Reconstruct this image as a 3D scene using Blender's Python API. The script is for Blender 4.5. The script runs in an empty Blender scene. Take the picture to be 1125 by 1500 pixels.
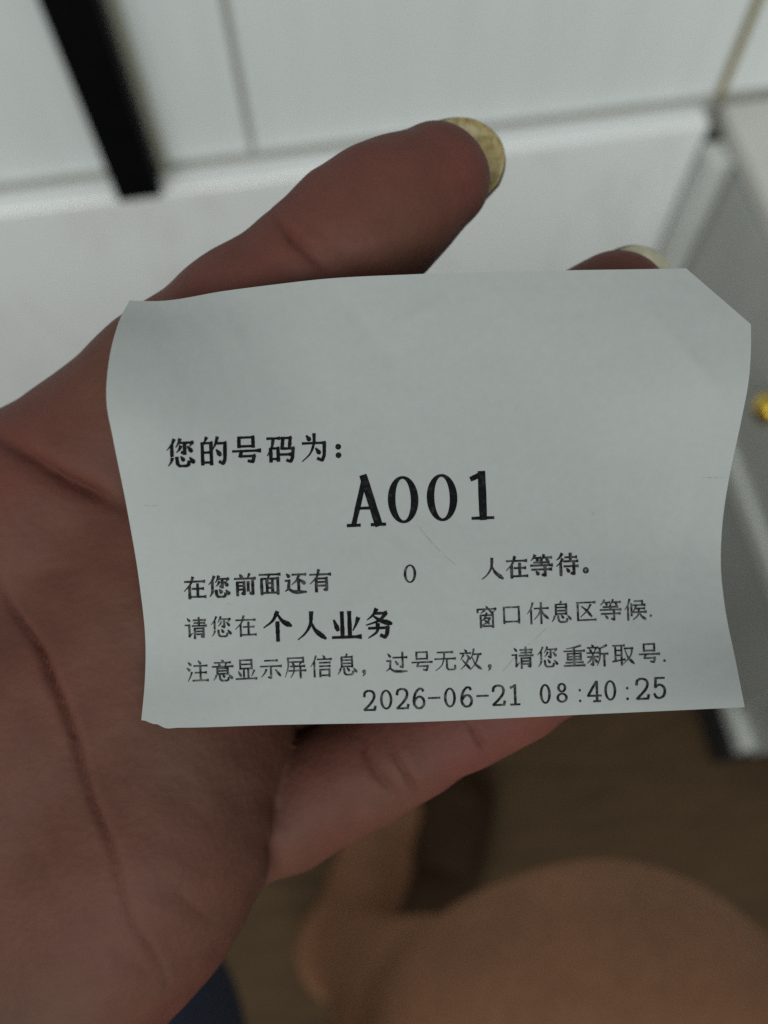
import bpy, math, random
import numpy as np
from mathutils import Matrix, Vector

random.seed(7)
rng = np.random.default_rng(7)
scene = bpy.context.scene
C = scene.collection

# ------------------------------------------------------------------ camera, world, lamp, exposure
CAM = np.array([0.0, 0.0, 0.90])                       # the phone is held 0.9 m above the floor
M = np.array([[0.9875696835, 0.1474170811, -0.0545373669],
              [-0.1567462763, 0.8978401886, -0.4114773391],
              [-0.0116929485, 0.4149110748, 0.9097868294]])
cam_data = bpy.data.cameras.new('camera')
cam = bpy.data.objects.new('camera', cam_data)
C.objects.link(cam)
cam.matrix_world = Matrix([list(M[0]) + [CAM[0]], list(M[1]) + [CAM[1]], list(M[2]) + [CAM[2]], [0, 0, 0, 1]])
cam_data.sensor_fit = 'HORIZONTAL'
cam_data.sensor_width = 36
cam_data.lens = 36 * 1206 / 1125
cam_data.clip_start = 0.005
cam_data.clip_end = 60
cam_data.dof.use_dof = True
cam_data.dof.focus_distance = 0.1045
cam_data.dof.aperture_fstop = 15.0
scene.camera = cam

world = bpy.data.worlds.new("World")
scene.world = world
world.use_nodes = True
bg = world.node_tree.nodes['Background']
bg.inputs['Color'].default_value = (0.93, 1.0, 0.985, 1)
bg.inputs['Strength'].default_value = 0.22

def area_lamp(name, loc, target, size, power, color):
    d = bpy.data.lights.new(name, 'AREA')
    d.shape = 'RECTANGLE'
    d.size, d.size_y = size
    d.energy = power
    d.color = color
    o = bpy.data.objects.new(name, d)
    C.objects.link(o)
    o.location = loc
    o.rotation_euler = (Vector(target) - Vector(loc)).to_track_quat('-Z', 'Y').to_euler()
    return o
area_lamp('room_lamp', (-0.5, -1.85, 2.1), (0, 0.3, 0.5), (3.0, 1.8), 56, (0.95, 1.0, 0.97))

scene.view_settings.view_transform = 'Standard'
scene.view_settings.look = 'None'
scene.view_settings.exposure = 0
scene.view_settings.gamma = 1
scene.view_settings.use_curve_mapping = False
scene.render.engine = 'CYCLES'
scene.cycles.max_bounces = 6
scene.cycles.use_denoising = False                     # keeps the fine grain of a dim phone photograph

# ------------------------------------------------------------------ materials
class Nodes:
    def __init__(self, name):
        self.m = bpy.data.materials.new(name)
        self.m.use_nodes = True
        self.t = self.m.node_tree
        self.b = self.t.nodes['Principled BSDF']
    def n(self, typ, **kw):
        x = self.t.nodes.new(typ)
        for k, v in kw.items():
            if k in x.inputs.keys():
                x.inputs[k].default_value = v
            else:
                setattr(x, k, v)
        return x
    def l(self, a, ao, b, bi):
        self.t.links.new(a.outputs[ao], b.inputs[bi])
    def coord(self, scale=(1, 1, 1), rot=(0, 0, 0)):
        tc = self.n('ShaderNodeTexCoord')
        mp = self.n('ShaderNodeMapping')
        mp.inputs['Scale'].default_value = scale
        mp.inputs['Rotation'].default_value = rot
        self.l(tc, 'Object', mp, 'Vector')
        return mp
    def noise(self, scale, detail=4, rough=.55, co=None, dist=0.0):
        x = self.n('ShaderNodeTexNoise', Scale=scale, Detail=detail, Roughness=rough, Distortion=dist)
        self.l(co or self.coord(), 'Vector', x, 'Vector')
        return x
    def ramp(self, src, out, stops):
        r = self.n('ShaderNodeValToRGB')
        el = r.color_ramp.elements
        while len(el) < len(stops): el.new(.5)
        for e, (p, c) in zip(el, stops):
            e.position = p
            e.color = (*c, 1)
        self.l(src, out, r, 'Fac')
        return r
    def bump(self, src, out, strength, dist, prev=None):
        b = self.n('ShaderNodeBump', Strength=strength, Distance=dist)
        self.l(src, out, b, 'Height')
        if prev: self.l(prev, 'Normal', b, 'Normal')
        return b
    def set(self, **kw):
        for k, v in kw.items(): self.b.inputs[k.replace('_', ' ')].default_value = v
        return self

def mat_noisy(name, c0, c1, scale, rough=.5, co_scale=(1, 1, 1), bump=0, bscale=200, bdist=.0005, **kw):
    N = Nodes(name)
    no = N.noise(scale, 5, .6, N.coord(co_scale))
    r = N.ramp(no, 'Fac', [(.3, c0), (.7, c1)])
    N.l(r, 'Color', N.b, 'Base Color')
    N.set(Roughness=rough, **kw)
    if bump:
        bn = N.noise(bscale, 3)
        N.l(N.bump(bn, 'Fac', bump, bdist), 'Normal', N.b, 'Normal')
    return N.m

def mat_skin(name, ca, cb):
    N = Nodes(name)
    big = N.noise(22, 3, .5)
    small = N.noise(160, 4, .6)
    r1 = N.ramp(big, 'Fac', [(.38, ca), (.62, cb)])
    r2 = N.ramp(small, 'Fac', [(.3, (.88, .86, .86)), (.7, (1.06, 1.06, 1.06))])
    mx = N.n('ShaderNodeMix', data_type='RGBA', blend_type='MULTIPLY')
    mx.inputs['Factor'].default_value = 1
    N.t.links.new(r1.outputs['Color'], mx.inputs[6])
    N.t.links.new(r2.outputs['Color'], mx.inputs[7])
    at = N.n('ShaderNodeAttribute', attribute_name='pigment')
    mx2 = N.n('ShaderNodeMix', data_type='RGBA', blend_type='MULTIPLY')
    mx2.inputs['Factor'].default_value = 1
    N.t.links.new(mx.outputs[2], mx2.inputs[6])
    N.t.links.new(at.outputs['Color'], mx2.inputs[7])
    N.t.links.new(mx2.outputs[2], N.b.inputs['Base Color'])
    N.set(Roughness=.56, Subsurface_Weight=.15, Subsurface_Scale=.003, Specular_IOR_Level=.12)
    N.b.inputs['Subsurface Radius'].default_value = (1, .35, .2)
    v = N.n('ShaderNodeTexVoronoi', Scale=900)
    N.l(N.coord((1, 1, 1)), 'Vector', v, 'Vector')
    b1 = N.bump(v, 'Distance', .22, .00025)
    w = N.noise(300, 4, .6, N.coord((1, 2.2, 1), (.3, .2, .8)))
    b2 = N.bump(w, 'Fac', .14, .0006, b1)
    N.l(b2, 'Normal', N.b, 'Normal')
    return N.m

def mat_paper():
    N = Nodes('thermal_paper')
    f = N.noise(900, 4, .7)
    r = N.ramp(f, 'Fac', [(.3, (.32, .333, .325)), (.7, (.338, .352, .344))])
    N.l(r, 'Color', N.b, 'Base Color')
    N.set(Roughness=.55, Specular_IOR_Level=.3)
    b = N.bump(f, 'Fac', .12, .0001)
    w = N.noise(38, 3, .5, None, .6)
    b2 = N.bump(w, 'Fac', .5, .0016, b)
    N.l(b2, 'Normal', N.b, 'Normal')
    return N.m

def mat_ink(name, c_dark, c_fade, lo, hi):
    N = Nodes(name)
    f = N.noise(1300, 3, .7)
    r = N.ramp(f, 'Fac', [(lo, c_dark), (hi, c_fade)])
    N.l(r, 'Color', N.b, 'Base Color')
    N.set(Roughness=.7, Specular_IOR_Level=.05)
    return N.m

def mat_nail():
    N = Nodes('nail_plate')
    f = N.noise(520, 6, .7, None, 1.2)
    r = N.ramp(f, 'Fac', [(.30, (.17, .115, .035)), (.48, (.37, .285, .125)), (.7, (.52, .43, .22))])
    N.l(r, 'Color', N.b, 'Base Color')
    N.set(Roughness=.38, Specular_IOR_Level=.5)
    return N.m

MAT = {}
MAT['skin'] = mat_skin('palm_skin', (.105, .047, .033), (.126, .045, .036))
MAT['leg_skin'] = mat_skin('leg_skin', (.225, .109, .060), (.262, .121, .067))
MAT['paper'] = mat_paper()
MAT['ink_bold'] = mat_ink('ink_bold', (.006, .006, .007), (.03, .031, .031), .5, .8)
MAT['ink'] = mat_ink('ink', (.010, .0105, .011), (.10, .103, .10), .45, .75)
MAT['ink_thin'] = mat_ink('ink_thin', (.014, .015, .015), (.15, .155, .15), .45, .75)
MAT['scuff'] = mat_ink('scuff', (.25, .26, .25), (.42, .43, .42), .35, .65)
MAT['nail'] = mat_nail()
MAT['tile'] = mat_noisy('white_tile', (.715, .75, .745), (.765, .795, .79), 9, .35, (6, 1, .6), .05, 40, .001)
MAT['grout'] = mat_noisy('grout', (.40, .395, .36), (.48, .47, .44), 60, .8)
MAT['stone'] = mat_noisy('lit_ledge_stone', (.90, .91, .905), (.94, .945, .94), 7, .16, (1, 1, 1), Specular_IOR_Level=.9)
MAT['gold'] = mat_noisy('aged_brass_trim', (.28, .22, .08), (.36, .29, .12), 60, .45, (1, 1, .2), Metallic=.35)
MAT['nail_pale'] = mat_noisy('pale_nail', (.42, .39, .27), (.58, .56, .42), 500, .4)
MAT['olive'] = mat_noisy('pale_olive_strip', (.33, .335, .26), (.40, .40, .32), 60, .5, (1, 1, .2))
MAT['nail_edge_shade'] = mat_noisy('nail_edge_shade', (.05, .045, .02), (.09, .075, .035), 400, .6)  # dark rim colour: shading of the nail's thickness painted on
MAT['brass'] = mat_noisy('brass', (.75, .50, .06), (.85, .60, .10), 90, .18, Metallic=1.0)
MAT['black'] = mat_noisy('black_paint', (.002, .002, .0025), (.0035, .0035, .004), 60, .6, Specular_IOR_Level=.08)
MAT['grey'] = mat_noisy('grey_lacquer', (.40, .41, .385), (.47, .48, .45), 14, .45, (1, 1, .5))
MAT['lightgrey'] = mat_noisy('pale_grey_lacquer', (.62, .64, .61), (.68, .70, .67), 20, .4)
MAT['beige'] = mat_noisy('beige_worktop', (.62, .605, .56), (.68, .665, .62), 16, .5)
MAT['plinth'] = mat_noisy('shadow_plinth', (.01, .01, .01), (.02, .02, .02), 40, .7)
MAT['navy'] = mat_noisy('navy_cloth', (.006, .010, .025), (.011, .016, .036), 300, .9, bump=.4, bscale=900, bdist=.001)
MAT['slipper'] = mat_noisy('dark_brown_leather', (.040, .024, .014), (.052, .031, .018), 50, .95, Specular_IOR_Level=.05)

def mat_floor():
    N = Nodes('brown_wood_floor')
    co = N.coord((1, 1, 1), (0, 0, math.radians(12)))
    br = N.n('ShaderNodeTexBrick', Scale=1.0, offset=.37)
    br.inputs['Brick Width'].default_value = .9
    br.inputs['Row Height'].default_value = .12
    br.inputs['Mortar Size'].default_value = .0015
    br.inputs['Color1'].default_value = (.085, .050, .024, 1)
    br.inputs['Color2'].default_value = (.092, .055, .026, 1)
    br.inputs['Mortar'].default_value = (.06, .038, .02, 1)
    N.l(co, 'Vector', br, 'Vector')
    g = N.noise(14, 6, .6, N.coord((1, 9, 1), (0, 0, math.radians(12))), .5)
    r = N.ramp(g, 'Fac', [(.3, (.75, .75, .75)), (.7, (1.15, 1.15, 1.15))])
    mx = N.n('ShaderNodeMix', data_type='RGBA', blend_type='MULTIPLY')
    mx.inputs['Factor'].default_value = 1
    N.t.links.new(br.outputs['Color'], mx.inputs[6])
    N.t.links.new(r.outputs['Color'], mx.inputs[7])
    N.t.links.new(mx.outputs[2], N.b.inputs['Base Color'])
    N.set(Roughness=.75, Specular_IOR_Level=.2)
    return N.m
MAT['floor'] = mat_floor()

# ------------------------------------------------------------------ object helpers
def link_mesh(name, verts, faces, mats, parent=None, loc=(0, 0, 0), smooth=False, mat_idx=None):
    """verts in world metres; the object origin goes to loc (world) or to its parent's origin."""
    me = bpy.data.meshes.new(name)
    base = np.array(parent.location if parent is not None and parent.parent is None else loc, dtype=float)
    if parent is not None and parent.parent is not None:
        base = np.array(parent.parent.location) + np.array(parent.location)
    v = np.asarray(verts, dtype=float) - base
    me.from_pydata(v.tolist(), [], [list(map(int, f)) for f in faces])
    for m in (mats if isinstance(mats, (list, tuple)) else [mats]):
        me.materials.append(m)
    if mat_idx is not None:
        me.polygons.foreach_set('material_index', np.asarray(mat_idx, dtype=np.int32))
    if smooth:
        me.polygons.foreach_set('use_smooth', np.ones(len(me.polygons), dtype=bool))
    me.update()
    o = bpy.data.objects.new(name, me)
    C.objects.link(o)
    if parent is not None:
        o.parent = parent
    else:
        o.location = loc
    return o

def empty(name, loc):
    o = bpy.data.objects.new(name, None)
    o.empty_display_size = .02
    o.location = loc
    C.objects.link(o)
    return o

def tag(o, label=None, cat=None, group=None, kind=None):
    if label: o['label'] = label
    if cat: o['category'] = cat
    if group: o['group'] = group
    if kind: o['kind'] = kind
    return o

class MB:
    def __init__(self): self.v, self.f, self.mi = [], [], []
    def box(self, x0, x1, y0, y1, z0, z1, mi=0):
        b = len(self.v)
        self.v += [(x, y, z) for z in (z0, z1) for y in (y0, y1) for x in (x0, x1)]
        for q in ((0, 2, 3, 1), (4, 5, 7, 6), (0, 1, 5, 4), (2, 6, 7, 3), (0, 4, 6, 2), (1, 3, 7, 5)):
            self.f.append([b + i for i in q]); self.mi.append(mi)
        return self
    def build(self, name, mats, parent=None, loc=(0, 0, 0), bevel=.0015):
        o = link_mesh(name, self.v, self.f, mats, parent, loc, mat_idx=self.mi)
        if bevel:
            md = o.modifiers.new('bevel', 'BEVEL'); md.width = bevel; md.segments = 4; md.limit_method = 'ANGLE'
        return o

def lathe(profile, centre, axis, n=32):
    """profile [(radius, along)] revolved about axis at centre"""
    ax = Vector(axis).normalized()
    u = ax.orthogonal().normalized(); w = ax.cross(u)
    v, f = [], []
    for r, t in profile:
        for k in range(n):
            a = 2 * math.pi * k / n
            v.append(tuple(Vector(centre) + ax * t + u * (r * math.cos(a)) + w * (r * math.sin(a))))
    for i in range(len(profile) - 1):
        for k in range(n):
            k2 = (k + 1) % n
            f.append([i * n + k, i * n + k2, (i + 1) * n + k2, (i + 1) * n + k])
    f.append(list(range(n))[::-1]); f.append([(len(profile) - 1) * n + k for k in range(n)])
    return v, f

# ------------------------------------------------------------------ setting: floor, wall, white base
WY, LY, LZ, BX = 0.527, 0.507, 0.43, 0.3525       # wall plane, base front, ledge height, cabinet face
fl = MB(); fl.v = [(-2.5, -2, 0), (2.5, -2, 0), (2.5, .9, 0), (-2.5, .9, 0)]; fl.f = [[0, 1, 2, 3]]; fl.mi = [0]
tag(fl.build('floor', MAT['floor'], bevel=0), kind='structure')

w = MB()
w.box(-1.6, 1.6, WY + .006, WY + .12, 0, 2.4, 1)                       # backing shows as grout in the joints
for (x0, x1) in ((-1.6, -.7875), (-.783, -.4095), (-.405, -.0262), (-.0215, .346), (.352, .78), (.785, 1.6)):
    for (z0, z1) in ((LZ + .008, 1.24), (1.245, 2.4)):
        w.box(x0, x1, WY, WY + .006 - .0004, z0, z1, 0)
tag(w.build('wall', [MAT['tile'], MAT['grout']], bevel=.0012), kind='structure')

def mat_stone_base():
    N = Nodes('white_veined_stone')
    big = N.noise(5, 4, .5)
    r1 = N.ramp(big, 'Fac', [(.35, (.815, .83, .835)), (.65, (.845, .865, .87))])
    vn = N.noise(6, 5, .6, N.coord((1, 1, .35)), 1.6)
    r2 = N.ramp(vn, 'Fac', [(.47, (1, 1, 1)), (.5, (.90, .88, .83)), (.53, (1, 1, 1))])
    mx = N.n('ShaderNodeMix', data_type='RGBA', blend_type='MULTIPLY')
    mx.inputs['Factor'].default_value = .55
    N.t.links.new(r1.outputs['Color'], mx.inputs[6])
    N.t.links.new(r2.outputs['Color'], mx.inputs[7])
    N.t.links.new(mx.outputs[2], N.b.inputs['Base Color'])
    N.set(Roughness=.28)
    return N.m
base = empty('stone_base', (-.6, LY, 0))
MB().box(-1.6, .338, LY, WY + .004, 0, LZ - .0065).build('front_slab', mat_stone_base(), base, bevel=.001)
MB().box(-1.6, .338, LY - .0015, WY + .004, LZ - .006, LZ).build('ledge_cap', MAT['stone'], base, bevel=.0045)  # cap paler than the slab: light on the ledge put into its colour
tag(base,
    'white stone base with narrow lit ledge along the foot of tiled wall', 'wall base')

# vertical brass trim and pale olive strip on the wall, black post on the ledge
tag(MB().box(.3462, .3518, WY - .003, WY + .005, LZ + .004, 2.4).build('wall_strip', MAT['gold']),
    'thin aged gold trim strip rising from the grey cabinet corner', 'trim', 'gold trim strips on the wall')
tag(MB().box(-.097, -.0885, WY - .004, WY - .0005, LZ + .0005, 2.4).build('wall_strip', MAT['olive']),
    'pale olive strip half hidden behind the black post', 'trim', 'gold trim strips on the wall')
tag(MB().box(-.1305, -.0975, .500, .5245, LZ + .0004, 2.35).build('black_post', MAT['black'], bevel=.002),
    'square black post standing on the white ledge against the tiled wall', 'post')

# ------------------------------------------------------------------ grey cabinet at the right
cab = empty('cabinet', (BX + .2, .29, 0))
tag(cab, 'low grey cabinet with pale rails and brass knob at right of wall', 'cabinet')
MB().box(BX + .012, BX + .42, .062, WY - .002, .06, LZ - .016).build('carcass', MAT['grey'], cab)
MB().box(BX, BX + .44, .055, WY - .002, LZ - .016, LZ + .002).build('worktop', MAT['beige'], cab, bevel=.003)
d1 = MB().box(BX, BX + .012, .10, .472, .262, LZ - .020).build('drawer_front', MAT['grey'], cab)
d2 = MB().box(BX + .003, BX + .012, .10, .472, .085, .236).build('drawer_front', MAT['grey'], cab)
MB().box(BX - .006, BX + .012, .075, .478, .238, .260).build('rail', MAT['lightgrey'], cab, bevel=.003)
MB().box(BX - .002, BX + .012, .066, .478, .058, .083).build('rail', MAT['lightgrey'], cab, bevel=.003)
MB().box(BX - .0155, BX + .010, .480, LY - .002, .0, LZ - .018).build('corner_post', MAT['lightgrey'], cab, bevel=.002)
MB().box(BX - .004, BX + .40, .064, WY - .05, .0005, .056).build('plinth', MAT['plinth'], cab)  # near-black colour stands in for the shadow under the cabinet
v, f = lathe([(.0045, -.002), (.0045, .006), (.006, .008), (.0105, .011), (.0122, .016), (.0108, .021), (.006, .0245), (.0005, .0255)],
             (BX, .285, .354), (-1, 0, 0))
link_mesh('knob', v, f, MAT['brass'], d1, smooth=True)

# ------------------------------------------------------------------ implicit surfaces for the body
def surface_nets(fn, lo, hi, h):
    lo = np.array(lo, float); n = np.ceil((np.array(hi) - lo) / h).astype(int) + 1
    xs, ys, zs = (lo[i] + h * np.arange(n[i]) for i in range(3))
    F = np.empty(n, dtype=np.float32)
    step = max(1, int(1.5e6 // (n[1] * n[2])))
    for i in range(0, n[0], step):
        X, Y, Z = np.meshgrid(xs[i:i + step], ys, zs, indexing='ij')
        F[i:i + step] = fn(np.stack([X.ravel(), Y.ravel(), Z.ravel()], 1)).reshape(X.shape)
    S = F < 0
    c = [S[dx:n[0] - 1 + dx, dy:n[1] - 1 + dy, dz:n[2] - 1 + dz] for dx in (0, 1) for dy in (0, 1) for dz in (0, 1)]
    cnt = sum(x.astype(np.int8) for x in c)
    ci = np.argwhere((cnt > 0) & (cnt < 8))
    idx = -np.ones(n - 1, dtype=np.int64); idx[tuple(ci.T)] = np.arange(len(ci))
    acc = np.zeros((len(ci), 3)); num = np.zeros(len(ci))
    corners = [(dx, dy, dz) for dx in (0, 1) for dy in (0, 1) for dz in (0, 1)]
    for a in corners:
        for ax in range(3):
            if a[ax]: continue
            bq = list(a); bq[ax] = 1
            fa = F[tuple((ci + np.array(a)).T)]; fb = F[tuple((ci + np.array(bq)).T)]
            m = (fa < 0) != (fb < 0)
            t = np.where(m, fa / np.where(fa - fb == 0, 1, fa - fb), 0)
            p = np.tile(np.array(a, float), (len(ci), 1)); p[:, ax] += t
            acc[m] += p[m]; num[m] += 1
    V = lo + h * (ci + acc / num[:, None])
    faces = []
    for ax in range(3):
        o1, o2 = [(1, 2), (2, 0), (0, 1)][ax]
        sl0 = [slice(None)] * 3; sl1 = [slice(None)] * 3
        sl0[ax] = slice(0, n[ax] - 1); sl1[ax] = slice(1, n[ax])
        e = np.argwhere(S[tuple(sl0)] != S[tuple(sl1)])
        e = e[(e[:, o1] > 0) & (e[:, o2] > 0) & (e[:, o1] < n[o1] - 1) & (e[:, o2] < n[o2] - 1)]
        if len(e) == 0: continue
        u1 = np.zeros(3, int); u1[o1] = 1; u2 = np.zeros(3, int); u2[o2] = 1
        q = np.stack([idx[tuple((e - u1 - u2).T)], idx[tuple((e - u2).T)], idx[tuple(e.T)], idx[tuple((e - u1).T)]], 1)
        flip = ~S[tuple(e.T)]
        q[flip] = q[flip][:, ::-1]
        faces.append(q)
    Fc = np.concatenate(faces)
    V, g = project(fn, V, h, 2)
    return V, Fc, g

def project(fn, V, h, times):
    def grad(Q, e):
        f0 = fn(Q); g = np.empty_like(Q)
        for k in range(3):
            d = np.zeros(3); d[k] = e
            g[:, k] = (fn(Q + d) - f0) / e
        return f0, g
    for _ in range(times):
        f0, g = grad(V, h * .2)
        gl = np.maximum((g * g).sum(1), .05)
        stp = (f0 / gl)[:, None] * g
        ln = np.linalg.norm(stp, axis=1, keepdims=True)
        V = V - stp * np.minimum(1, .5 * h / np.maximum(ln, 1e-9))
    _, g = grad(V, h * .5)
    return V, g / np.maximum(np.linalg.norm(g, axis=1, keepdims=True), 1e-9)

def subdivide(V, Q):
    n = len(V)
    E = np.concatenate([np.stack([Q[:, i], Q[:, (i + 1) % 4]], 1) for i in range(4)])
    Es = np.sort(E, 1)
    U, inv = np.unique(Es[:, 0] * n + Es[:, 1], return_inverse=True)
    mid = (V[U // n] + V[U % n]) / 2
    e = (n + inv).reshape(4, len(Q))
    cen = V[Q].mean(1); c = n + len(U) + np.arange(len(Q))
    F = np.concatenate([np.stack([Q[:, i], e[i], c, e[(i + 3) % 4]], 1) for i in range(4)])
    return np.concatenate([V, mid, cen]), F

def cone(p, a, b, ra, rb):
    a = np.asarray(a, float); ab = np.asarray(b, float) - a
    t = np.clip(((p - a) @ ab) / (ab @ ab), 0, 1)
    return np.linalg.norm(p - a - t[:, None] * ab, axis=1) - (ra + (rb - ra) * t)
def ellip(p, c, r):
    q = (p - np.asarray(c, float)) / np.asarray(r, float)
    return (np.linalg.norm(q, axis=1) - 1) * min(r)
def smin(a, b, k):
    hh = np.maximum(k - np.abs(a - b), 0) / k
    return np.minimum(a, b) - hh * hh * k * .25
def chain(p, pts, k):
    d = None
    for (a, ra), (bq, rb) in zip(pts[:-1], pts[1:]):
        e = cone(p, a, bq, ra, rb)
        d = e if d is None else smin(d, e, k)
    return d

# hand frame: millimetres, origin on the ticket 104 mm from the lens, +z towards the face
D, FP = 104.0, 1206.0
def P(px, py, z):
    k = (D - z) / FP
    return np.array([(px - 562.5) * k, (750 - py) * k, z])
def R_(rpx, z): return rpx * (D - z) / FP
def to_px(v):
    k = FP / (D - v[:, 2])
    return np.stack([v[:, 0] * k + 562.5, 750 - v[:, 1] * k], 1)
def to_world(v):
    v = np.asarray(v, float)
    return CAM + ((v - np.array([0, 0, D])) @ M.T) / 1000.0
def J(px, py, z, rpx): return (P(px, py, z), R_(rpx, z))

THUMB = [J(-190, 960, -26, 150), J(60, 735, -20, 128), J(262, 570, -16, 120), J(368, 480, -13.5, 109), J(455, 403, -12.5, 99)]
THUMB_D = [J(458, 400, -12.5, 98), J(520, 346, -12.5, 101), J(575, 305, -13, 94), J(637, 262, -14, 80)]
META = [[J(255, 800, -17, 118), J(60, 1000, -18, 135), J(-230, 1330, -24, 190)],
        [J(275, 940, -16, 112), J(60, 1150, -19, 135), J(-210, 1420, -24, 190)],
        [J(268, 1085, -14.5, 108), J(90, 1280, -18, 135), J(-190, 1500, -24, 190)],
        [J(260, 1216, -14.0, 122), J(160, 1370, -15.5, 128), J(60, 1500, -17, 140), J(-160, 1640, -24, 180)]]
PINKY = [J(330, 1228, -26, 82), J(420, 1182, -24.5, 89), J(545, 1118, -21, 84), J(600, 1090, -19, 80), J(690, 1045, -16.5, 76), J(745, 1020, -15.5, 72), J(850, 975, -14.5, 58)]
RING = [J(300, 1035, -28, 85), J(420, 988, -29, 82), J(600, 915, -25, 80), J(740, 890, -22, 76), J(800, 862, -20, 74), J(900, 820, -18, 66)]
MIDDLE = [J(290, 890, -25, 90), J(420, 830, -27, 86), J(620, 750, -25, 84), J(790, 690, -21, 76), J(860, 660, -19, 74), J(968, 612, -17, 66)]
INDEX = [J(280, 780, -25, 95), J(400, 712, -26, 90), J(590, 620, -24, 84), J(740, 530, -21, 80), J(800, 503, -19, 79), J(899, 449, -17, 75)]
FOREARM = [J(-170, 1480, -26, 270), J(-420, 1680, -34, 270)]

def hand_sdf(p):
    p = np.asarray(p, float)
    d = None
    for m in META:
        e = chain(p, m, 4)
        d = e if d is None else smin(d, e, 9)
    d = smin(d, ellip(p, P(-60, 1080, -24), (52, 46, 15)), 8)
    d = smin(d, ellip(p, P(215, 1260, -15), (14, 17, 13.2)), 6)
    th = chain(p, THUMB, 3)
    th = smin(th, chain(p, THUMB_D, 3), 1.6)
    th = smin(th, ellip(p, P(60, 770, -22), (13, 11, 13)), 8)
    d = smin(d, th, 5)
    fg = None
    for q in (PINKY, RING, MIDDLE, INDEX):
        e = chain(p, q, 2)
        fg = e if fg is None else smin(fg, e, .8)
    d = smin(d, fg, .7)
    a = FOREARM
    d = smin(d, cone((p - a[0][0]) * np.array([1, 1, 1.25]), (0, 0, 0), (a[1][0] - a[0][0]) * np.array([1, 1, 1.25]), a[0][1], a[1][1]), 14)
    return d

CREASES = [  # polyline in the palm's view, depth mm, half width mm
    ([(-60, 760), (0, 850), (30, 905), (60, 955), (90, 1020), (120, 1110), (150, 1210), (172, 1285), (205, 1370), (248, 1442)], 1.0, .62),
    ([(-40, 620), (10, 645), (60, 680), (110, 710), (150, 735), (200, 757)], 1.3, 1.5),
    ([(75, 690), (115, 720), (165, 752)], .45, .6),
    ([(10, 832), (80, 838), (165, 843)], .35, .9),
    ([(396, 312), (418, 336), (440, 362), (466, 390), (500, 430)], .9, .7),
    ([(408, 318), (440, 348), (480, 385)], .5, .5),
    ([(392, 1215), (400, 1255), (407, 1300)], .7, .8),
    ([(402, 1150), (410, 1195), (424, 1240)], .5, .7),
    ([(524, 1050), (534, 1100), (556, 1140), (590, 1182)], .95, .75),
    ([(562, 1055), (582, 1105), (605, 1150), (620, 1175)], .86, .65),
    ([(683, 1050), (698, 1082), (714, 1112)], 1.0, .65),
    ([(165, 1130), (185, 1140), (205, 1125)], .2, .7),
    ([(120, 1020), (140, 1100), (175, 1190)], .22, .8),
    ([(245, 1290), (290, 1330), (325, 1352)], .25, .7),
    ([(240, 1120), (290, 1150), (350, 1165)], .2, .9),
    ([(0, 1040), (50, 1120), (80, 1230), (120, 1330)], .25, 1.0),
    ([(30, 980), (100, 985), (170, 960)], .15, .8),
    ([(0, 1180), (60, 1260), (90, 1400)], .2, 1.0),
    ([(150, 1380), (190, 1420), (235, 1440)], .25, .7),
    ([(20, 760), (60, 800), (130, 815)], .18, .8),
    ([(250, 430), (300, 440), (340, 470)], .15, .8),
]
def seg_dist(q, poly):
    best = np.full(len(q), 1e9); tt = np.zeros(len(q)); nseg = len(poly) - 1
    for i in range(nseg):
        a = np.array(poly[i], float); ab = np.array(poly[i + 1], float) - a
        t = np.clip(((q - a) @ ab) / (ab @ ab), 0, 1)
        d = np.linalg.norm(q - a - t[:, None] * ab, axis=1)
        m = d < best
        best[m] = d[m]; tt[m] = (i + t[m]) / nseg
    return best, tt

def spec_noise(v, n, fmin, fmax):
    out = np.zeros(len(v))
    for _ in range(n):
        k = rng.normal(size=3); k *= rng.uniform(fmin, fmax) / np.linalg.norm(k)
        out += np.sin(v @ k + rng.uniform(0, 6.28))
    return out / math.sqrt(n)

hv, hf, hn = surface_nets(hand_sdf, (-152, -152, -62), (52, 58, 4), .95)
hv, hf = subdivide(hv, hf)
hv, hn = project(hand_sdf, hv, .5, 1)
px = to_px(hv)
wob = px + np.stack([spec_noise(hv, 6, .25, .6), spec_noise(hv, 6, .25, .6)], 1) * 4
face = np.clip((hn[:, 2] + .1) / .4, 0, 1)
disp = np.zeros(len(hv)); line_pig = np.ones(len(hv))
vary = spec_noise(hv, 8, .15, .5)
for poly, dep, wid in CREASES:
    d, t = seg_dist(wob, poly)
    dm = d * (D - hv[:, 2]) / FP
    ends = np.clip(np.minimum(t, 1 - t) * 3.2, .12, 1) * np.clip(.88 + .22 * vary, .6, 1.15)
    dep *= .3 if dep < .5 else .45 if dep < .85 else .7
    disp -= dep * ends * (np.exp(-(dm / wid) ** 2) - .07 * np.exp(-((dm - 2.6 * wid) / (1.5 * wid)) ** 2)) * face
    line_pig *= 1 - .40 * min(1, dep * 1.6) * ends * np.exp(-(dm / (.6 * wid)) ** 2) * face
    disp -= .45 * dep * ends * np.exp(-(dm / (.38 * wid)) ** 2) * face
disp += .10 * spec_noise(hv, 10, .25, .6) + .05 * spec_noise(hv, 12, .8, 1.6) + .22 * spec_noise(hv, 8, .08, .16)
hv = hv + hn * disp[:, None]
hand_w = to_world(hv)

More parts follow.
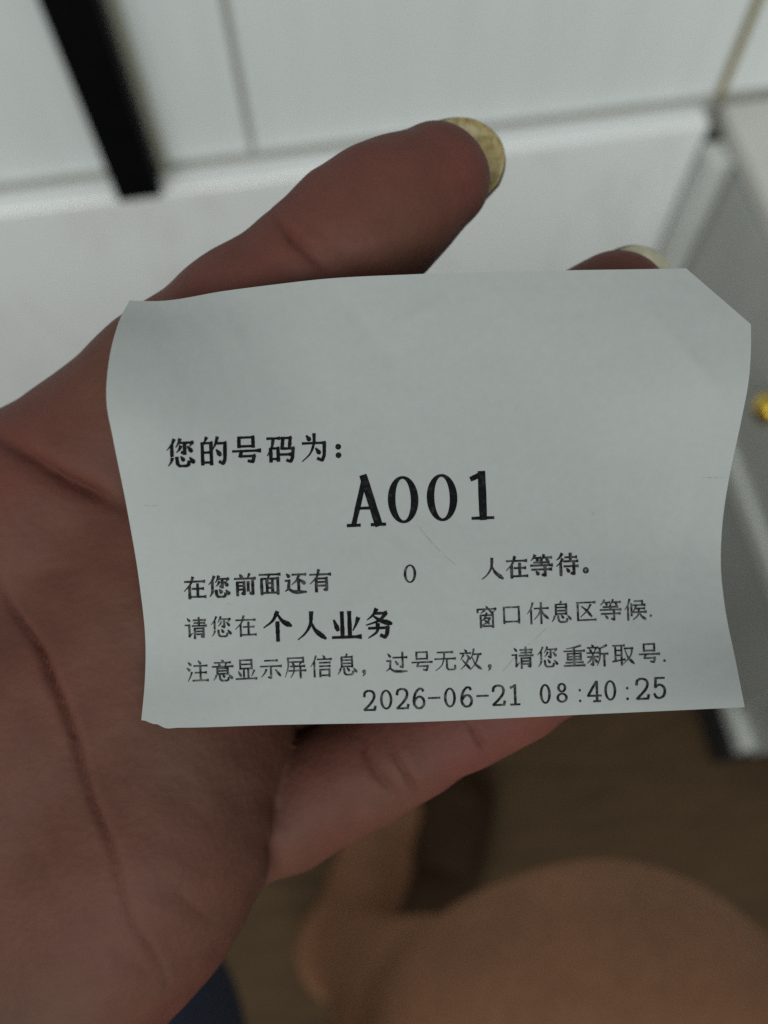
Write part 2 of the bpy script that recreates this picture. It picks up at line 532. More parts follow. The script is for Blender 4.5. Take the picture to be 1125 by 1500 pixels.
# leg and forearm, metres in the room
def ray(px_, py_, t):
    d = M @ np.array([(px_ - 562.5) / FP, -(py_ - 750) / FP, -1.0])
    return CAM + d * t
KNEE = ray(915, 1600, .30)
WR = to_world(P(-330, 1620, -34))
EL = WR + (to_world(P(-420, 1680, -34)) - to_world(P(-170, 1480, -26))) * 3.2 + np.array([0, 0, -.05])
HIP = KNEE + np.array([.06, -.42, .0])
FOOT_T = (ray(590, 1170, .89)); FOOT_T[2] = .022
FOOT_H = (ray(505, 1395, .89)); FOOT_H[2] = .032
ANK = np.array([FOOT_H[0] + .012, FOOT_H[1] + .012, .085])
fdir = (FOOT_T - FOOT_H) / np.linalg.norm(FOOT_T - FOOT_H)
fside = np.array([fdir[1], -fdir[0], 0])
def leg_sdf(p):
    p = np.asarray(p, float)
    d = cone(p, KNEE, HIP, .071, .088)
    d = smin(d, cone(p, KNEE + np.array([0, .004, -.008]), KNEE * .45 + ANK * .55 + np.array([.0, -.025, 0]), .062, .054), .04)
    d = smin(d, cone(p, ray(715, 1510, .335), ray(680, 1510, .42), .035, .040), .04)
    d = smin(d, cone(p, KNEE * .5 + ANK * .5 + np.array([.0, -.012, 0]), ANK, .05, .033), .03)
    d = smin(d, cone(p, ANK, FOOT_H, .036, .031), .02)
    d = smin(d, cone(p, ANK, FOOT_H + fdir * .09 + np.array([0, 0, .008]), .034, .03), .02)
    d = smin(d, cone(p, FOOT_H + fdir * .05, FOOT_T - fdir * .02 + fside * .012, .03, .024), .02)
    d = smin(d, cone(p, FOOT_H + fdir * .05, FOOT_T - fdir * .03 - fside * .018, .03, .022), .02)
    for i in range(5):
        s = -.032 + .016 * i
        L = (.034, .036, .032, .026, .018)[i]
        bse = FOOT_T - fdir * .02 + fside * s; bse[2] = .016
        tip = bse + fdir * L; tip[2] = .012
        d = smin(d, cone(p, bse, tip, .011, (.012, .009, .009, .008, .008)[i]), .006)
    return d
leg_lo = np.minimum.reduce([KNEE, HIP, FOOT_T, FOOT_H]) - .11; leg_lo[2] = -.012
leg_hi = np.maximum.reduce([KNEE, HIP, FOOT_T, FOOT_H]) + .11
lv, lf, ln_ = surface_nets(leg_sdf, leg_lo, leg_hi, .005)
lv[:, 2] = np.maximum(lv[:, 2], .0005)
def arm_sdf(p): return cone(np.asarray(p, float), WR, EL, .0225, .040)
av, af, an_ = surface_nets(arm_sdf, np.minimum(WR, EL) - .06, np.maximum(WR, EL) + .06, .004)

person = empty('person', (float(FOOT_H[0]), float(FOOT_H[1]), 0))
tag(person, 'seated person holding ticket on open palm, bare knee and foot below', 'person')
bv = np.concatenate([hand_w, lv, av])
bf = np.concatenate([hf, lf + len(hand_w), af + len(hand_w) + len(lv)])
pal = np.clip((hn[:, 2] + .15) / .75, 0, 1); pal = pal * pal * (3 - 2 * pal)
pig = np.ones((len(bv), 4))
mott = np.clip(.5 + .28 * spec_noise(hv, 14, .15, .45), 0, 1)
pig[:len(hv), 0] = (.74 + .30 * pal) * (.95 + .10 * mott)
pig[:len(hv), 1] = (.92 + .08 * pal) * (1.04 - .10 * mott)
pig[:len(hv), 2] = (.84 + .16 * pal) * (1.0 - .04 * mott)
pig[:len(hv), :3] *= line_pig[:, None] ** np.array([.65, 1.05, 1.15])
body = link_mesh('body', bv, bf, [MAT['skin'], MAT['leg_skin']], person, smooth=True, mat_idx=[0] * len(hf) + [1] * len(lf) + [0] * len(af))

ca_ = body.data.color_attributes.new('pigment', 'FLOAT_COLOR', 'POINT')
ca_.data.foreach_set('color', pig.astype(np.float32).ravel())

# shorts over the other thigh
SK = ray(85, 1575, .34)
sv, sf, sn = surface_nets(lambda p: smin(cone(np.asarray(p, float), SK, SK + np.array([-.03, -.40, .0]), .074, .09), 1e3 + 0 * p[:, 0], .01),
                          SK - np.array([.16, .52, .12]), SK + np.array([.12, .12, .12]), .006)
sv = sv + sn * (.003 * spec_noise(sv * 1000, 8, .02, .07))[:, None]
link_mesh('shorts', sv, sf, MAT['navy'], person, smooth=True)

def nail(name, centre, ax_px, rc, half_deg, front, back, drop, edge=5.0, tilt=0.0, mat='nail'):
    a = np.array([ax_px[0], -ax_px[1], tilt]); a /= np.linalg.norm(a)
    n = np.array([0, 0, -1.0]); n -= a * (n @ a); n /= np.linalg.norm(n)
    s_ = np.cross(a, n)
    nu, nt = 22, 16
    vv = []
    for layer in (0, .5):
        for j in range(nt + 1):
            for i in range(nu + 1):
                s = -1 + 2 * i / nu
                ph = math.radians(half_deg) * s
                fr = front - edge * abs(s) ** 2.2
                t = -back + (fr + back) * (j / nt)
                curl = .012 * max(0, t) ** 2
                r = rc - layer
                vv.append(centre + a * t + s_ * (r * math.sin(ph)) + n * (r * math.cos(ph) + drop - curl))
    ff = []; W = nu + 1; L = (nt + 1) * W
    for j in range(nt):
        for i in range(nu):
            q = [j * W + i, j * W + i + 1, (j + 1) * W + i + 1, (j + 1) * W + i]
            ff.append(q); ff.append([x + L for x in q[::-1]])
    rim = [i for i in range(W)] + [j * W + nu for j in range(1, nt + 1)] + [nt * W + i for i in range(nu - 1, -1, -1)] + [j * W for j in range(nt - 1, 0, -1)]
    for x, y in zip(rim, rim[1:] + rim[:1]):
        ff.append([y, x, x + L, y + L])
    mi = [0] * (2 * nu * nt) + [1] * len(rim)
    o = link_mesh(name, to_world(np.array(vv)), ff, [MAT[mat], MAT['nail_edge_shade']], person, smooth=True, mat_idx=mi)
    return o
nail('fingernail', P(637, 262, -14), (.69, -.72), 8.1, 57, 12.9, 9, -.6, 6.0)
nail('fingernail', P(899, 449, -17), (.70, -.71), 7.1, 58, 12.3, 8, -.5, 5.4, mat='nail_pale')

# slipper on the floor beside the foot
SLc = ray(640, 1260, .885); SLd = np.array([.42, .9, 0]); SLd /= np.linalg.norm(SLd)
SLs = np.array([SLd[1], -SLd[0], 0])
def slip_sdf(p):
    p = np.asarray(p, float)
    q = p - SLc * np.array([1, 1, 0])
    u = q @ SLd; s = q @ SLs; z = q[:, 2]
    wdt = .036 + .008 * np.sin(np.clip((u + .1) / .2, 0, 1) * 3.1)
    sole = np.maximum(np.sqrt((np.maximum(np.abs(u) - .07, 0)) ** 2 + (s * .040 / wdt) ** 2) - .040, np.abs(z - .011) - .010)
    k = np.stack([np.clip(u, -.0, .05) - u, s, z - .014], 1)
    dome = np.sqrt((k[:, 0]) ** 2 + k[:, 1] ** 2 + (k[:, 2] * .9) ** 2)
    band = np.maximum(np.abs(dome - .036) - .003, .0 - z)
    band = np.maximum(band, -.012 - u)
    return smin(sole, band, .004)
slv, slf, sln = surface_nets(slip_sdf, SLc * np.array([1, 1, 0]) - np.array([.13, .13, .01]), SLc * np.array([1, 1, 0]) + np.array([.13, .13, .07]), .003)
sl = link_mesh('slipper', slv, slf, MAT['slipper'], None, (float(SLc[0]), float(SLc[1]), 0), smooth=True)
tag(sl, 'dark brown slipper lying on the wood floor beside the bare foot', 'slipper')

# ------------------------------------------------------------------ the ticket
def spl(pts, x):
    xs = np.array([p[0] for p in pts], float); ys = np.array([p[1] for p in pts], float)
    m = np.gradient(ys, xs)
    x = np.clip(x, xs[0], xs[-1])
    i = np.clip(np.searchsorted(xs, x) - 1, 0, len(xs) - 2)
    h = xs[i + 1] - xs[i]; t = (x - xs[i]) / h
    return ((2 * t**3 - 3 * t**2 + 1) * ys[i] + (t**3 - 2 * t**2 + t) * h * m[i] + (-2 * t**3 + 3 * t**2) * ys[i + 1] + (t**3 - t**2) * h * m[i + 1])
ZL = [(380, -.5), (440, 1.5), (500, 4.8), (590, 7), (700, 5), (860, .8), (960, -1), (1070, 0)]
ZR = [(380, 1), (475, 1.6), (560, 1.2), (700, -3.6), (820, -7), (900, -5.5), (1040, .8), (1080, 1.5)]
ZM = [(380, 1.2), (470, .3), (600, -.8), (750, -1.0), (900, -.3), (1000, .2), (1080, .5)]
def sstep(a, b, x):
    t = np.clip((x - a) / (b - a), 0, 1)
    return t * t * (3 - 2 * t)
def zpaper(px_, py_):
    px_ = np.asarray(px_, float); py_ = np.asarray(py_, float)
    wl = (1 - sstep(150, 480, px_)); wr = sstep(760, 1110, px_)
    z = spl(ZM, py_) * (1 - wl) * (1 - wr) + spl(ZL, py_) * wl + spl(ZR, py_) * wr
    for (ax_, ay_, bx_, by_, amp, wd) in ((930, 430, 1085, 610, .30, 20), (470, 400, 600, 560, -.22, 26), (1030, 690, 940, 1010, .25, 24),
                                          (560, 480, 660, 440, .18, 14), (150, 760, 420, 700, -.25, 26), (640, 790, 300, 1060, .2, 34)):
        a_ = np.array([ax_, ay_], float); ab_ = np.array([bx_ - ax_, by_ - ay_], float)
        q = np.stack([px_ - ax_, py_ - ay_], -1)
        t = np.clip((q @ ab_) / (ab_ @ ab_), 0, 1)
        d = np.sqrt((q[..., 0] - t * ab_[0]) ** 2 + (q[..., 1] - t * ab_[1]) ** 2)
        z = z + amp * np.exp(-np.sqrt(d * d + 9) / wd) * np.sin(np.pi * np.clip(t, .03, .97))
    return z
TOP = [(190, 440), (212, 441), (230, 441), (330, 426), (400, 417), (470, 409), (600, 402), (830, 396), (1005, 393), (1100, 390)]
BOT = [(207, 1055), (214, 1056), (222, 1060), (231, 1061), (240, 1066), (260, 1066), (400, 1062), (600, 1058), (850, 1047), (1091, 1036)]
LEFT = [(190, 440), (178, 462), (168, 490), (158, 540), (156, 590), (165, 640), (185, 740), (205, 860), (213, 940), (212, 1000), (207, 1055)]
RIGHT = [(1100, 390), (1100, 475), (1100, 510), (1097, 555), (1085, 620), (1068, 700), (1058, 770), (1056, 830), (1062, 890), (1078, 970), (1091, 1036)]
NU, NV = 150, 110
xs = np.linspace(0, 1, NU + 1); 
def bow(pts, key, t):
    lo_, hi_ = pts[0][key], pts[-1][key]
    k = lo_ + (hi_ - lo_) * t
    if key == 0: return np.stack([k, spl([(p[0], p[1]) for p in pts], k)], 1)
    return np.stack([spl([(p[1], p[0]) for p in pts], k), k], 1)
vs = np.linspace(0, 1, NV + 1)
tE, bE = bow(TOP, 0, xs), bow(BOT, 0, xs)
lE, rE = bow(LEFT, 1, vs), bow(RIGHT, 1, vs)
G = np.zeros((NV + 1, NU + 1, 2))
for j, vv_ in enumerate(vs):
    for i, uu in enumerate(xs):
        G[j, i] = ((1 - vv_) * tE[i] + vv_ * bE[i] + (1 - uu) * lE[j] + uu * rE[j]
                   - ((1 - uu) * (1 - vv_) * tE[0] + uu * (1 - vv_) * tE[-1] + (1 - uu) * vv_ * bE[0] + uu * vv_ * bE[-1]))
# cut the corner: squeeze grid points beyond the diagonal back onto it
cutA, cutB = np.array([1005., 393.]), np.array([1100., 475.])
cn = np.array([cutB[1] - cutA[1], -(cutB[0] - cutA[0])]); cn /= np.linalg.norm(cn)
GP = G.reshape(-1, 2)
def zgrid(q): return zpaper(q[:, 0], q[:, 1])
idx = np.arange(len(GP)).reshape(NV + 1, NU + 1)
def out_of(q): return (q - cutA) @ cn
fc = []
dist = out_of(GP)
vert_list = [tuple(x) for x in GP]
cache = {}
def clip_poly(ids):
    res = []
    for a, b2 in zip(ids, ids[1:] + ids[:1]):
        da, db = dist[a], dist[b2]
        if da <= 0: res.append(a)
        if (da <= 0) != (db <= 0):
            key = (min(a, b2), max(a, b2))
            if key not in cache:
                t = da / (da - db)
                cache[key] = len(vert_list)
                vert_list.append(tuple(GP[a] + (GP[b2] - GP[a]) * t))
            res.append(cache[key])
    return res
for j in range(NV):
    for i in range(NU):
        q = [int(idx[j, i]), int(idx[j + 1, i]), int(idx[j + 1, i + 1]), int(idx[j, i + 1])]
        q = clip_poly(q)
        if len(q) >= 3: fc.append(q)
used = sorted({k for q in fc for k in q}); remap = {k: n for n, k in enumerate(used)}
fc = [[remap[k] for k in q] for q in fc]
PV = np.array([vert_list[k] for k in used])
pz = zgrid(PV)
tv = np.array([P(a, b2, c) for (a, b2), c in zip(PV, pz)])
t_org = to_world([P(620, 750, -1)])[0]
nfv = len(tv); n_front = len(fc)
edges = {}
for q in fc:
    for a, b2 in zip(q, q[1:] + q[:1]):
        if (b2, a) in edges: del edges[(b2, a)]
        else: edges[(a, b2)] = 1
bv_ = tv.copy(); bv_[:, 2] -= .09
back = [[k + nfv for k in q[::-1]] for q in fc]
rim = [[b2, a, a + 2 * nfv, b2 + 2 * nfv] for (a, b2) in edges]      # the cut edge keeps its own vertices, so it stays crisp
allv = np.concatenate([tv, bv_, tv, bv_])
rim = [[b2 + 2 * nfv, a + 2 * nfv, a + 3 * nfv, b2 + 3 * nfv] for (a, b2) in edges]
ticket = link_mesh('ticket', to_world(allv), fc + back + rim, MAT['paper'], None, tuple(t_org), smooth=True)
tag(ticket, 'white paper queue ticket with cut corner and black print on the open palm', 'ticket')

# ------------------------------------------------------------------ print on the ticket
GL = {
'您': 'p 28,4 20,20 4,38;v 20,24 20,58;p 48,4 43,16 34,30;h 45,15 90,15;p 90,15 82,27;v 64,16 64,54 54,47;p 50,28 45,38 36,47;d 74,28 88,46;p 20,68 16,80 7,92;v 36,66 38,87 46,94 68,94 75,91 77,80;d 50,62 60,76;d 80,66 94,84',
'的': 'p 27,4 18,22;v 12,22 12,94;h 12,22 42,22;v 42,22 42,94;h 12,54 42,54;h 12,88 42,88;p 64,4 58,24 47,46;h 60,24 90,24;v 90,24 88,78 82,94 70,87;d 60,46 73,65',
'号': 'v 26,8 26,40;h 26,8 74,8;v 74,8 74,40;h 26,38 74,38;h 4,54 96,54;v 34,54 28,72;h 28,72 76,72;v 76,72 71,92 56,88',
'码': 'h 5,14 45,14;p 26,14 20,44 4,72;v 16,50 16,92;h 16,48 41,48;v 41,48 41,90;h 16,84 41,84;h 52,14 84,14;v 84,14 80,50;v 59,14 55,50;h 55,50 93,50;v 93,50 89,82 83,95 71,90;h 46,70 80,70',
'为': 'd 24,8 35,24;p 50,4 48,36 34,70 7,95;h 10,34 84,34;v 84,34 82,76 75,94 60,87;d 54,52 67,70',
'在': 'h 7,22 94,22;p 43,4 32,34 4,64;v 28,44 28,96;h 40,54 88,54;v 64,34 64,90;h 34,90 97,90',
'前': 'd 28,3 37,17;p 70,3 62,20;h 5,22 95,22;v 16,38 16,95;h 16,38 46,38;v 46,38 46,92 36,87;h 16,54 46,54;h 16,70 46,70;v 64,38 64,76;v 84,33 84,93 72,87',
'面': 'h 5,10 95,10;p 49,10 42,28;v 14,28 14,97;h 14,28 86,28;v 86,28 86,97;h 14,91 86,91;v 38,28 38,91;v 62,28 62,91;h 38,48 62,48;h 38,69 62,69',
'还': 'd 11,10 23,23;h 5,40 23,40;v 22,40 18,76;n 4,86 20,78 42,90 97,92;h 36,14 95,14;p 67,14 54,40 33,58;v 64,36 64,80;d 72,38 91,55',
'有': 'h 5,22 95,22;p 44,3 34,34 5,63;v 32,40 32,97;h 32,40 78,40;v 78,40 78,93 66,89;h 32,56 78,56;h 32,72 78,72',
'人': 'p 50,5 46,44 28,74 3,95;n 49,36 63,66 97,95',
'等': 'p 22,3 16,14 5,25;h 18,14 47,14;d 28,16 35,26;p 62,3 58,14 50,25;h 60,14 95,14;d 72,16 79,26;h 17,35 83,35;v 50,26 50,48;h 3,48 97,48;h 7,66 93,66;v 66,52 66,95 54,89;d 26,74 37,88',
'待': 'p 28,3 18,18 5,29;p 30,26 20,42 3,57;v 22,46 22,97;h 42,18 91,18;v 66,3 66,36;h 35,36 97,36;h 37,58 97,58;v 80,44 80,95 68,89;d 48,68 59,83',
'请': 'd 13,5 25,19;h 3,36 22,36;v 22,36 22,88;p 20,88 37,72;h 40,14 95,14;h 44,27 91,27;h 35,40 98,40;v 66,3 66,40;v 46,52 46,97;h 46,52 86,52;v 86,52 86,93 76,89;h 46,66 86,66;h 46,79 86,79',
'个': 'p 50,3 33,32 3,54;n 50,7 67,33 97,51;v 50,38 50,99',
'业': 'v 37,7 37,89;v 62,7 62,89;d 9,32 22,67;p 91,29 84,48 73,69;h 3,91 97,91',
'务': 'p 42,1 32,18 11,35;h 36,14 74,14;p 74,14 52,38 7,53;n 31,22 56,39 94,51;h 15,64 80,64;v 80,64 76,86 69,96 56,89;p 46,52 42,77 13,97',
'窗': 'd 48,1 55,11;v 9,14 9,28;h 9,14 91,14;p 91,14 84,27;p 40,19 23,33;d 60,19 79,33;v 22,42 22,97;h 22,42 78,42;v 78,42 78,97;h 22,92 78,92;p 50,33 43,42;p 45,48 38,58 28,67;h 42,56 64,56;p 64,56 52,74 29,87;d 39,65 61,81',
'口': 'v 16,17 16,90;h 16,17 84,17;v 84,17 84,90;h 16,83 84,83',
'休': 'p 28,3 20,26 3,51;v 20,32 20,97;h 35,28 98,28;v 66,3 66,97;p 65,30 54,56 33,79;n 67,30 78,56 99,77',
'息': 'p 51,1 44,13;v 26,14 26,60;h 26,14 74,14;v 74,14 74,60;h 26,28 74,28;h 26,43 74,43;h 26,57 74,57;p 20,68 16,80 7,92;v 36,67 38,88 46,95 68,95 75,92 77,81;d 50,63 60,77;d 80,67 94,84',
'区': 'h 9,10 93,10;v 14,10 14,91;h 14,90 95,90;p 73,21 54,50 25,77;d 31,27 54,47 77,75',
'候': 'p 24,3 16,28 1,49;v 16,34 16,97;v 32,24 32,77;h 46,12 82,12;v 82,12 82,30;h 40,30 93,30;p 53,33 48,46 39,57;h 50,46 91,46;h 37,62 98,62;p 66,46 61,77 37,97;n 68,64 78,82 97,96',
'注': 'd 10,7 23,21;d 4,33 17,45;p 25,54 18,74 7,93;d 56,1 67,15;h 36,24 95,24;h 40,55 91,55;v 65,24 65,90;h 29,91 98,91',
'意': 'd 47,0 55,9;h 13,12 87,12;d 32,16 39,27;p 68,15 61,29;h 3,30 97,30;v 26,38 26,65;h 26,38 74,38;v 74,38 74,65;h 26,50 74,50;h 26,63 74,63;p 20,72 16,82 7,92;v 36,71 38,88 46,95 68,95 75,92 77,82;d 50,68 59,79;d 80,70 94,86',
'显': 'v 24,6 24,46;h 24,6 76,6;v 76,6 76,46;h 24,25 76,25;h 24,44 76,44;v 40,50 40,90;v 60,50 60,90;d 15,57 27,79;p 87,55 74,81;h 3,91 97,91',
'示': 'h 22,12 79,12;h 3,38 97,38;v 50,38 50,93 38,87;p 29,53 20,70 5,87;d 70,53 93,83',
'屏': 'h 18,8 88,8;v 88,8 88,26;h 18,26 88,26;p 18,8 18,50 3,95;d 38,29 45,43;p 77,29 68,43;h 28,46 93,46;h 21,66 98,66;p 44,46 44,70 29,97;v 74,46 74,99',
'信': 'p 28,3 20,26 3,51;v 20,32 20,97;d 60,1 69,13;h 35,18 98,18;h 44,34 91,34;h 44,50 91,50;v 46,66 46,97;h 46,66 88,66;v 88,66 88,97;h 46,92 88,92',
'过': 'd 11,9 23,25;h 5,42 22,42;v 22,42 20,76;n 3,88 20,78 42,90 98,92;h 34,28 97,28;v 78,5 78,75 66,69;d 44,44 57,61',
'无': 'h 15,12 85,12;h 3,42 97,42;p 47,12 44,44 32,74 5,95;v 58,42 58,84 65,92 88,92 95,88 95,74',
'效': 'd 25,3 33,15;h 3,20 51,20;p 18,28 5,49;d 34,28 47,45;p 41,44 28,70 5,93;d 13,50 46,90;p 66,3 60,28 49,49;h 62,26 98,26;p 87,28 74,66 47,97;n 58,40 72,72 99,95',
'重': 'p 81,2 50,10 15,14;h 3,26 97,26;v 20,38 20,66;h 20,38 80,38;v 80,38 80,66;h 20,52 80,52;h 20,65 80,65;v 50,10 50,93;h 11,79 89,79;h 3,93 97,93',
'新': 'd 26,1 33,11;h 5,14 53,14;d 15,19 23,33;p 45,17 36,35;h 3,38 55,38;h 5,56 53,56;v 30,38 30,95 20,89;p 25,60 16,74 3,85;d 36,64 49,81;p 93,5 76,14 62,18;p 62,18 62,60 49,97;h 62,44 98,44;v 82,44 82,99',
'取': 'h 3,10 55,10;v 14,10 14,82;v 42,10 42,99;h 14,32 42,32;h 14,54 42,54;h 1,82 56,74;h 55,24 92,24;p 92,24 82,60 49,95;n 58,30 72,66 99,95',
'，': 'c 22,80 9',  '。': 'o 28,78 14', '：': 'c 30,48 10;c 30,77 10', '.': 'c 22,80 6',
'0': 'e 50,50 44,48', '8': 'e 50,25 33,23;e 50,74 41,24',
'1': 'h 22,13 52,5;v 56,2 56,97;h 20,97 90,97',
'2': 'v 10,28 14,12 32,3 56,2 80,9 89,27 79,47 50,70 9,95;h 9,96 90,96;v 89,96 95,80',
'4': 'h 64,3 34,36 4,71;h 4,71 97,71;v 68,3 68,98;h 44,98 92,98',
'5': 'h 18,4 86,4;v 20,4 16,47;v 16,47 36,37 62,38 84,51 88,68 78,88 50,98 24,95 8,80',
'6': 'v 84,14 74,5 52,5 26,24 12,54 14,78 34,96 60,98 82,88 90,69 80,51 56,42 30,50 14,66',
'A': 'l 50,2 16,97;v 47,1 82,97;h 27,64 72,64;h 0,98 32,98;h 64,98 100,98',
'-': 'h 4,50 96,50', ':': 'c 50,34 10;c 50,86 10',
}
class Ink:
    def __init__(self): self.v, self.f, self.k = [], [], 0
    def poly(self, pts, faces, lift):
        b2 = len(self.v)
        for (a, c) in pts:
            z = float(zpaper(a, c)) + lift
            self.v.append(P(a, c, z))
        self.f += [[b2 + i for i in q] for q in faces]
    def glyph(self, ch, cx, cy, wpx, hpx, rot, wh, wv):
        """centre, cell size, stroke widths (source pixels of the print)"""
        ca, sa = math.cos(rot), math.sin(rot)
        cell = lambda x, y: (cx + ((x - 50) / 100 * wpx) * ca - ((y - 50) / 100 * hpx) * sa, cy + ((x - 50) / 100 * wpx) * sa + ((y - 50) / 100 * hpx) * ca)
        for si, st in enumerate(GL[ch].split(';')):
            lift = .045 + .0035 * si
            typ, *rest = st.split()
            nums = [tuple(float(t) for t in r.split(',')) for r in rest]
            if typ == 'c':
                (x, y), r = nums[0], nums[1][0] / 100 * min(wpx, hpx) if len(nums[1]) == 1 else 3
                c0 = cell(x, y); n = 14
                pts = [c0] + [(c0[0] + r * math.cos(6.2832 * k / n), c0[1] + r * math.sin(6.2832 * k / n)) for k in range(n)]
                self.poly(pts, [[0, 1 + (k + 1) % n, 1 + k] for k in range(n)], lift)
                if ch == '，':
                    pts = [(c0[0] + r * .9, c0[1]), (c0[0] + r * .7, c0[1] + r * 1.4), (c0[0] - r * .8, c0[1] + r * 2.6), (c0[0] - r * .2, c0[1] + r * .6)]
                    self.poly(pts, [[3, 2, 1, 0]], lift + .002)
                continue
            if typ in 'eo':
                (x, y) = nums[0]
                if typ == 'o': rx = ry = nums[1][0]; rx = rx; ry = ry; sx = wpx; sy = hpx
                else: rx, ry = nums[1]
                n = 40; o_, i_ = [], []
                for k in range(n):
                    a = 6.2832 * k / n
                    X, Y = rx * math.cos(a), ry * math.sin(a)
                    ix, iy = max(rx - wv / wpx * 100, 2) * math.cos(a), max(ry - wh / hpx * 100, 2) * math.sin(a)
                    o_.append(cell(x + X, y + Y)); i_.append(cell(x + ix, y + iy))
                self.poly(o_ + i_, [[k, n + k, n + (k + 1) % n, (k + 1) % n] for k in range(n)], lift)
                continue
            p = [np.array(cell(*q)) for q in nums]
            if len(p) > 2:                                  # round the bends of a stroke
                dens = []
                pp = [2 * p[0] - p[1]] + p + [2 * p[-1] - p[-2]]
                curvy = typ in 'pnd' or (typ == 'v' and ch in '2356890')
                for i in range(1, len(pp) - 2):
                    for s in np.linspace(0, 1, 6, endpoint=False):
                        if curvy:
                            a0, a1, a2, a3 = pp[i - 1:i + 3]
                            dens.append(.5 * ((2 * a1) + (-a0 + a2) * s + (2 * a0 - 5 * a1 + 4 * a2 - a3) * s * s + (-a0 + 3 * a1 - 3 * a2 + a3) * s ** 3))
                        else:
                            dens.append(pp[i] * (1 - s) + pp[i + 1] * s)
                dens.append(p[-1]); p = dens
            else:
                p = [p[0] * (1 - s) + p[1] * s for s in np.linspace(0, 1, 7)]
            n = len(p); lo_, hi_ = [], []
            for i in range(n):
                t = i / (n - 1)
                d = p[min(i + 1, n - 1)] - p[max(i - 1, 0)]
                d = d / max(np.linalg.norm(d), 1e-6)
                wd = wh + (wv - wh) * abs(d[1]) ** .8
                if typ == 'l': wd = wv * .68
                if typ == 'p': wd = wv * (1.05 - .78 * t)
                elif typ == 'n': wd = wv * (.35 + .95 * min(t / .8, 1)) * (1 if t < .85 else 1 - (t - .85) * 4)
                elif typ == 'd': wd = wv * (.45 + .85 * min(t / .7, 1)) * (1 if t < .8 else 1 - (t - .8) * 2.2)
                elif typ == 'h' and ch not in '0123456789A-': wd = wh * (1 + .75 * max(0, (t - .86) / .14))
                wd *= 1 + random.uniform(-.10, .10)
                nrm = np.array([-d[1], d[0]])
                ext = d * (wd * .3) * (1 if i == n - 1 else -1 if i == 0 else 0)
                lo_.append(p[i] + ext - nrm * wd / 2); hi_.append(p[i] + ext + nrm * wd / 2)
            self.poly([tuple(x) for x in lo_ + hi_], [[i, n + i, n + i + 1, i + 1] for i in range(n - 1)], lift)
    def build(self, name, mat):
        v = to_world(np.array(self.v))
        return link_mesh(name, v, self.f, mat, ticket)

def line(name, mat, items, size, wh, wv, rot=-2.2):
    ink = Ink()
    for ch, x, y in items:
        ink.glyph(ch, x, y, size, size, math.radians(rot), wh, wv)
    return ink.build(name, mat)
line('heading_text', MAT['ink_bold'], [('您', 264.7, 664), ('的', 312.7, 661), ('号', 360.7, 659), ('码', 411, 657.5), ('为', 460.7, 656), ('：', 504, 655)], 43, 3.6, 5.3)
ink = Ink()
for ch, x0, x1, y0, y1 in (('A', 508, 563, 698, 770.5), ('0', 565, 616, 696, 768), ('0', 622, 673, 693, 765), ('1', 682, 726, 692, 761)):
    ink.glyph(ch, (x0 + x1) / 2, (y0 + y1) / 2, x1 - x0, y1 - y0, math.radians(-2.2), 4.0, 11.2)
ink.build('queue_number', MAT['ink_bold'])
line('waiting_text', MAT['ink'], [('在', 284.8, 861.4), ('您', 321, 860), ('前', 358.8, 857), ('面', 395, 855), ('还', 432.8, 853.8), ('有', 469, 850.8)], 33, 2.8, 4.4)
line('waiting_text', MAT['ink'], [('人', 721, 833.5), ('在', 756.6, 831), ('等', 793, 829), ('待', 830.6, 827), ('。', 865, 826)], 33, 2.8, 4.4)
ink = Ink(); ink.glyph('0', 600.5, 840.5, 21, 28, 0, 2.0, 4.0); ink.build('waiting_count', MAT['ink'])
line('business_text', MAT['ink_bold'], [('个', 406.5, 917.3), ('人', 456.4, 917), ('业', 506.9, 915.8), ('务', 555, 914)], 43, 4.0, 6.0)
line('window_text', MAT['ink_thin'], [('请', 286.3, 920.3), ('您', 324, 918.5), ('在', 359.4, 917.3)], 32, 2.2, 3.1)
line('window_text', MAT['ink_thin'], [('窗', 713, 904), ('口', 749.3, 900.2), ('休', 787.6, 898.5),
     ('息', 822, 897), ('区', 858, 895.5), ('等', 894.3, 894), ('候', 930.8, 893), ('.', 962, 892)], 32, 2.2, 3.1)
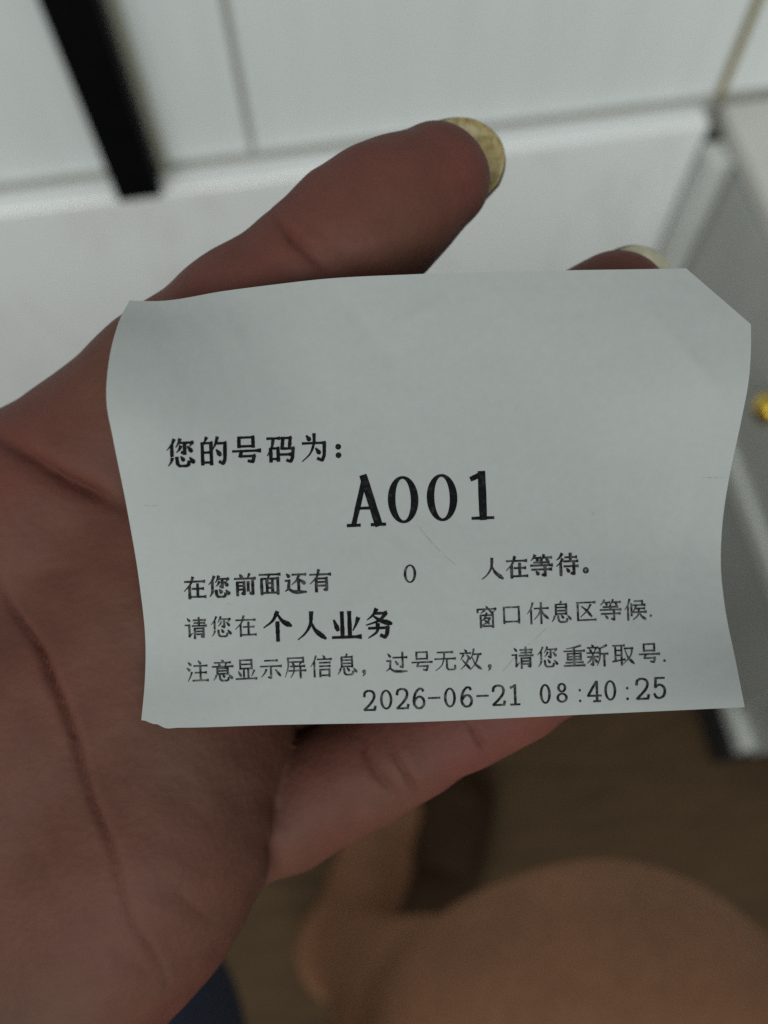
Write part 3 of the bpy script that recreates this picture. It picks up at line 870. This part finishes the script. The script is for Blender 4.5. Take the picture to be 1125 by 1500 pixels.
line('notice_text', MAT['ink_thin'], [('注', 288.7, 984), ('意', 325.9, 983), ('显', 360.3, 981.3), ('示', 396.8, 980), ('屏', 432.2, 977.6), ('信', 470, 976.2),
     ('息', 508.2, 974.2), ('，', 542, 974), ('过', 580.8, 970.5), ('号', 618, 969), ('无', 652, 967.8), ('效', 689.2, 966.5), ('，', 726, 966),
     ('请', 765.2, 963.8), ('您', 802.4, 962.8), ('重', 841.2, 961.5), ('新', 875, 960.2), ('取', 913.1, 958.5), ('号', 951, 957), ('.', 982, 958)], 32, 2.1, 3.0)
ink = Ink()
for ch, x0, x1, y0, y1 in (('2', 532, 550.4, 1011.7, 1041.4), ('0', 555.3, 576, 1010, 1040), ('2', 580, 598.6, 1009, 1039), ('6', 604, 623, 1008, 1038), ('-', 627, 645, 1009, 1036),
        ('0', 649, 669, 1007, 1037), ('6', 674, 692.6, 1006, 1035.5), ('-', 698, 716, 1005, 1034), ('2', 720.6, 740, 1004, 1034), ('1', 744, 763, 1003.5, 1033),
        ('0', 789.5, 808, 1001.6, 1031.7), ('8', 813, 833.4, 1000, 1030), (':', 840, 859, 1001, 1031), ('4', 860.5, 881, 998, 1028), ('0', 884, 904, 996, 1027),
        (':', 909, 929, 998, 1028), ('2', 930.7, 951, 994, 1025), ('5', 957, 976, 992, 1023)):
    ink.glyph(ch, (x0 + x1) / 2, (y0 + y1) / 2, x1 - x0, y1 - y0, math.radians(-2.0), 2.6, 3.9)
ink.build('date_line', MAT['ink'])
# scuffs on the paper
def scuff(pts, w):
    ink = Ink()
    pts = [np.array(p, float) for p in pts]
    lo_, hi_ = [], []
    for i, q in enumerate(pts):
        d = pts[min(i + 1, len(pts) - 1)] - pts[max(i - 1, 0)]; d = d / np.linalg.norm(d); nn = np.array([-d[1], d[0]])
        e = w * (.3 if i in (0, len(pts) - 1) else 1)
        lo_.append(q - nn * e / 2); hi_.append(q + nn * e / 2)
    n = len(pts)
    ink.poly([tuple(x) for x in lo_ + hi_], [[i, n + i, n + i + 1, i + 1] for i in range(n - 1)], .04)
    ink.build('scuff_mark', MAT['scuff'])
scuff([(736, 984), (752, 966), (775, 945), (800, 921)], 1.6)
scuff([(612, 770), (628, 790), (648, 812), (668, 828)], 1.0)
scuff([(211, 740), (219, 742), (231, 741)], 2.4)
scuff([(1030, 700), (1045, 700), (1062, 700)], 1.4)
scuff([(866, 750), (868, 752), (870, 754)], 2.0)
scuff([(333, 884), (335, 885), (338, 887)], 2.2)
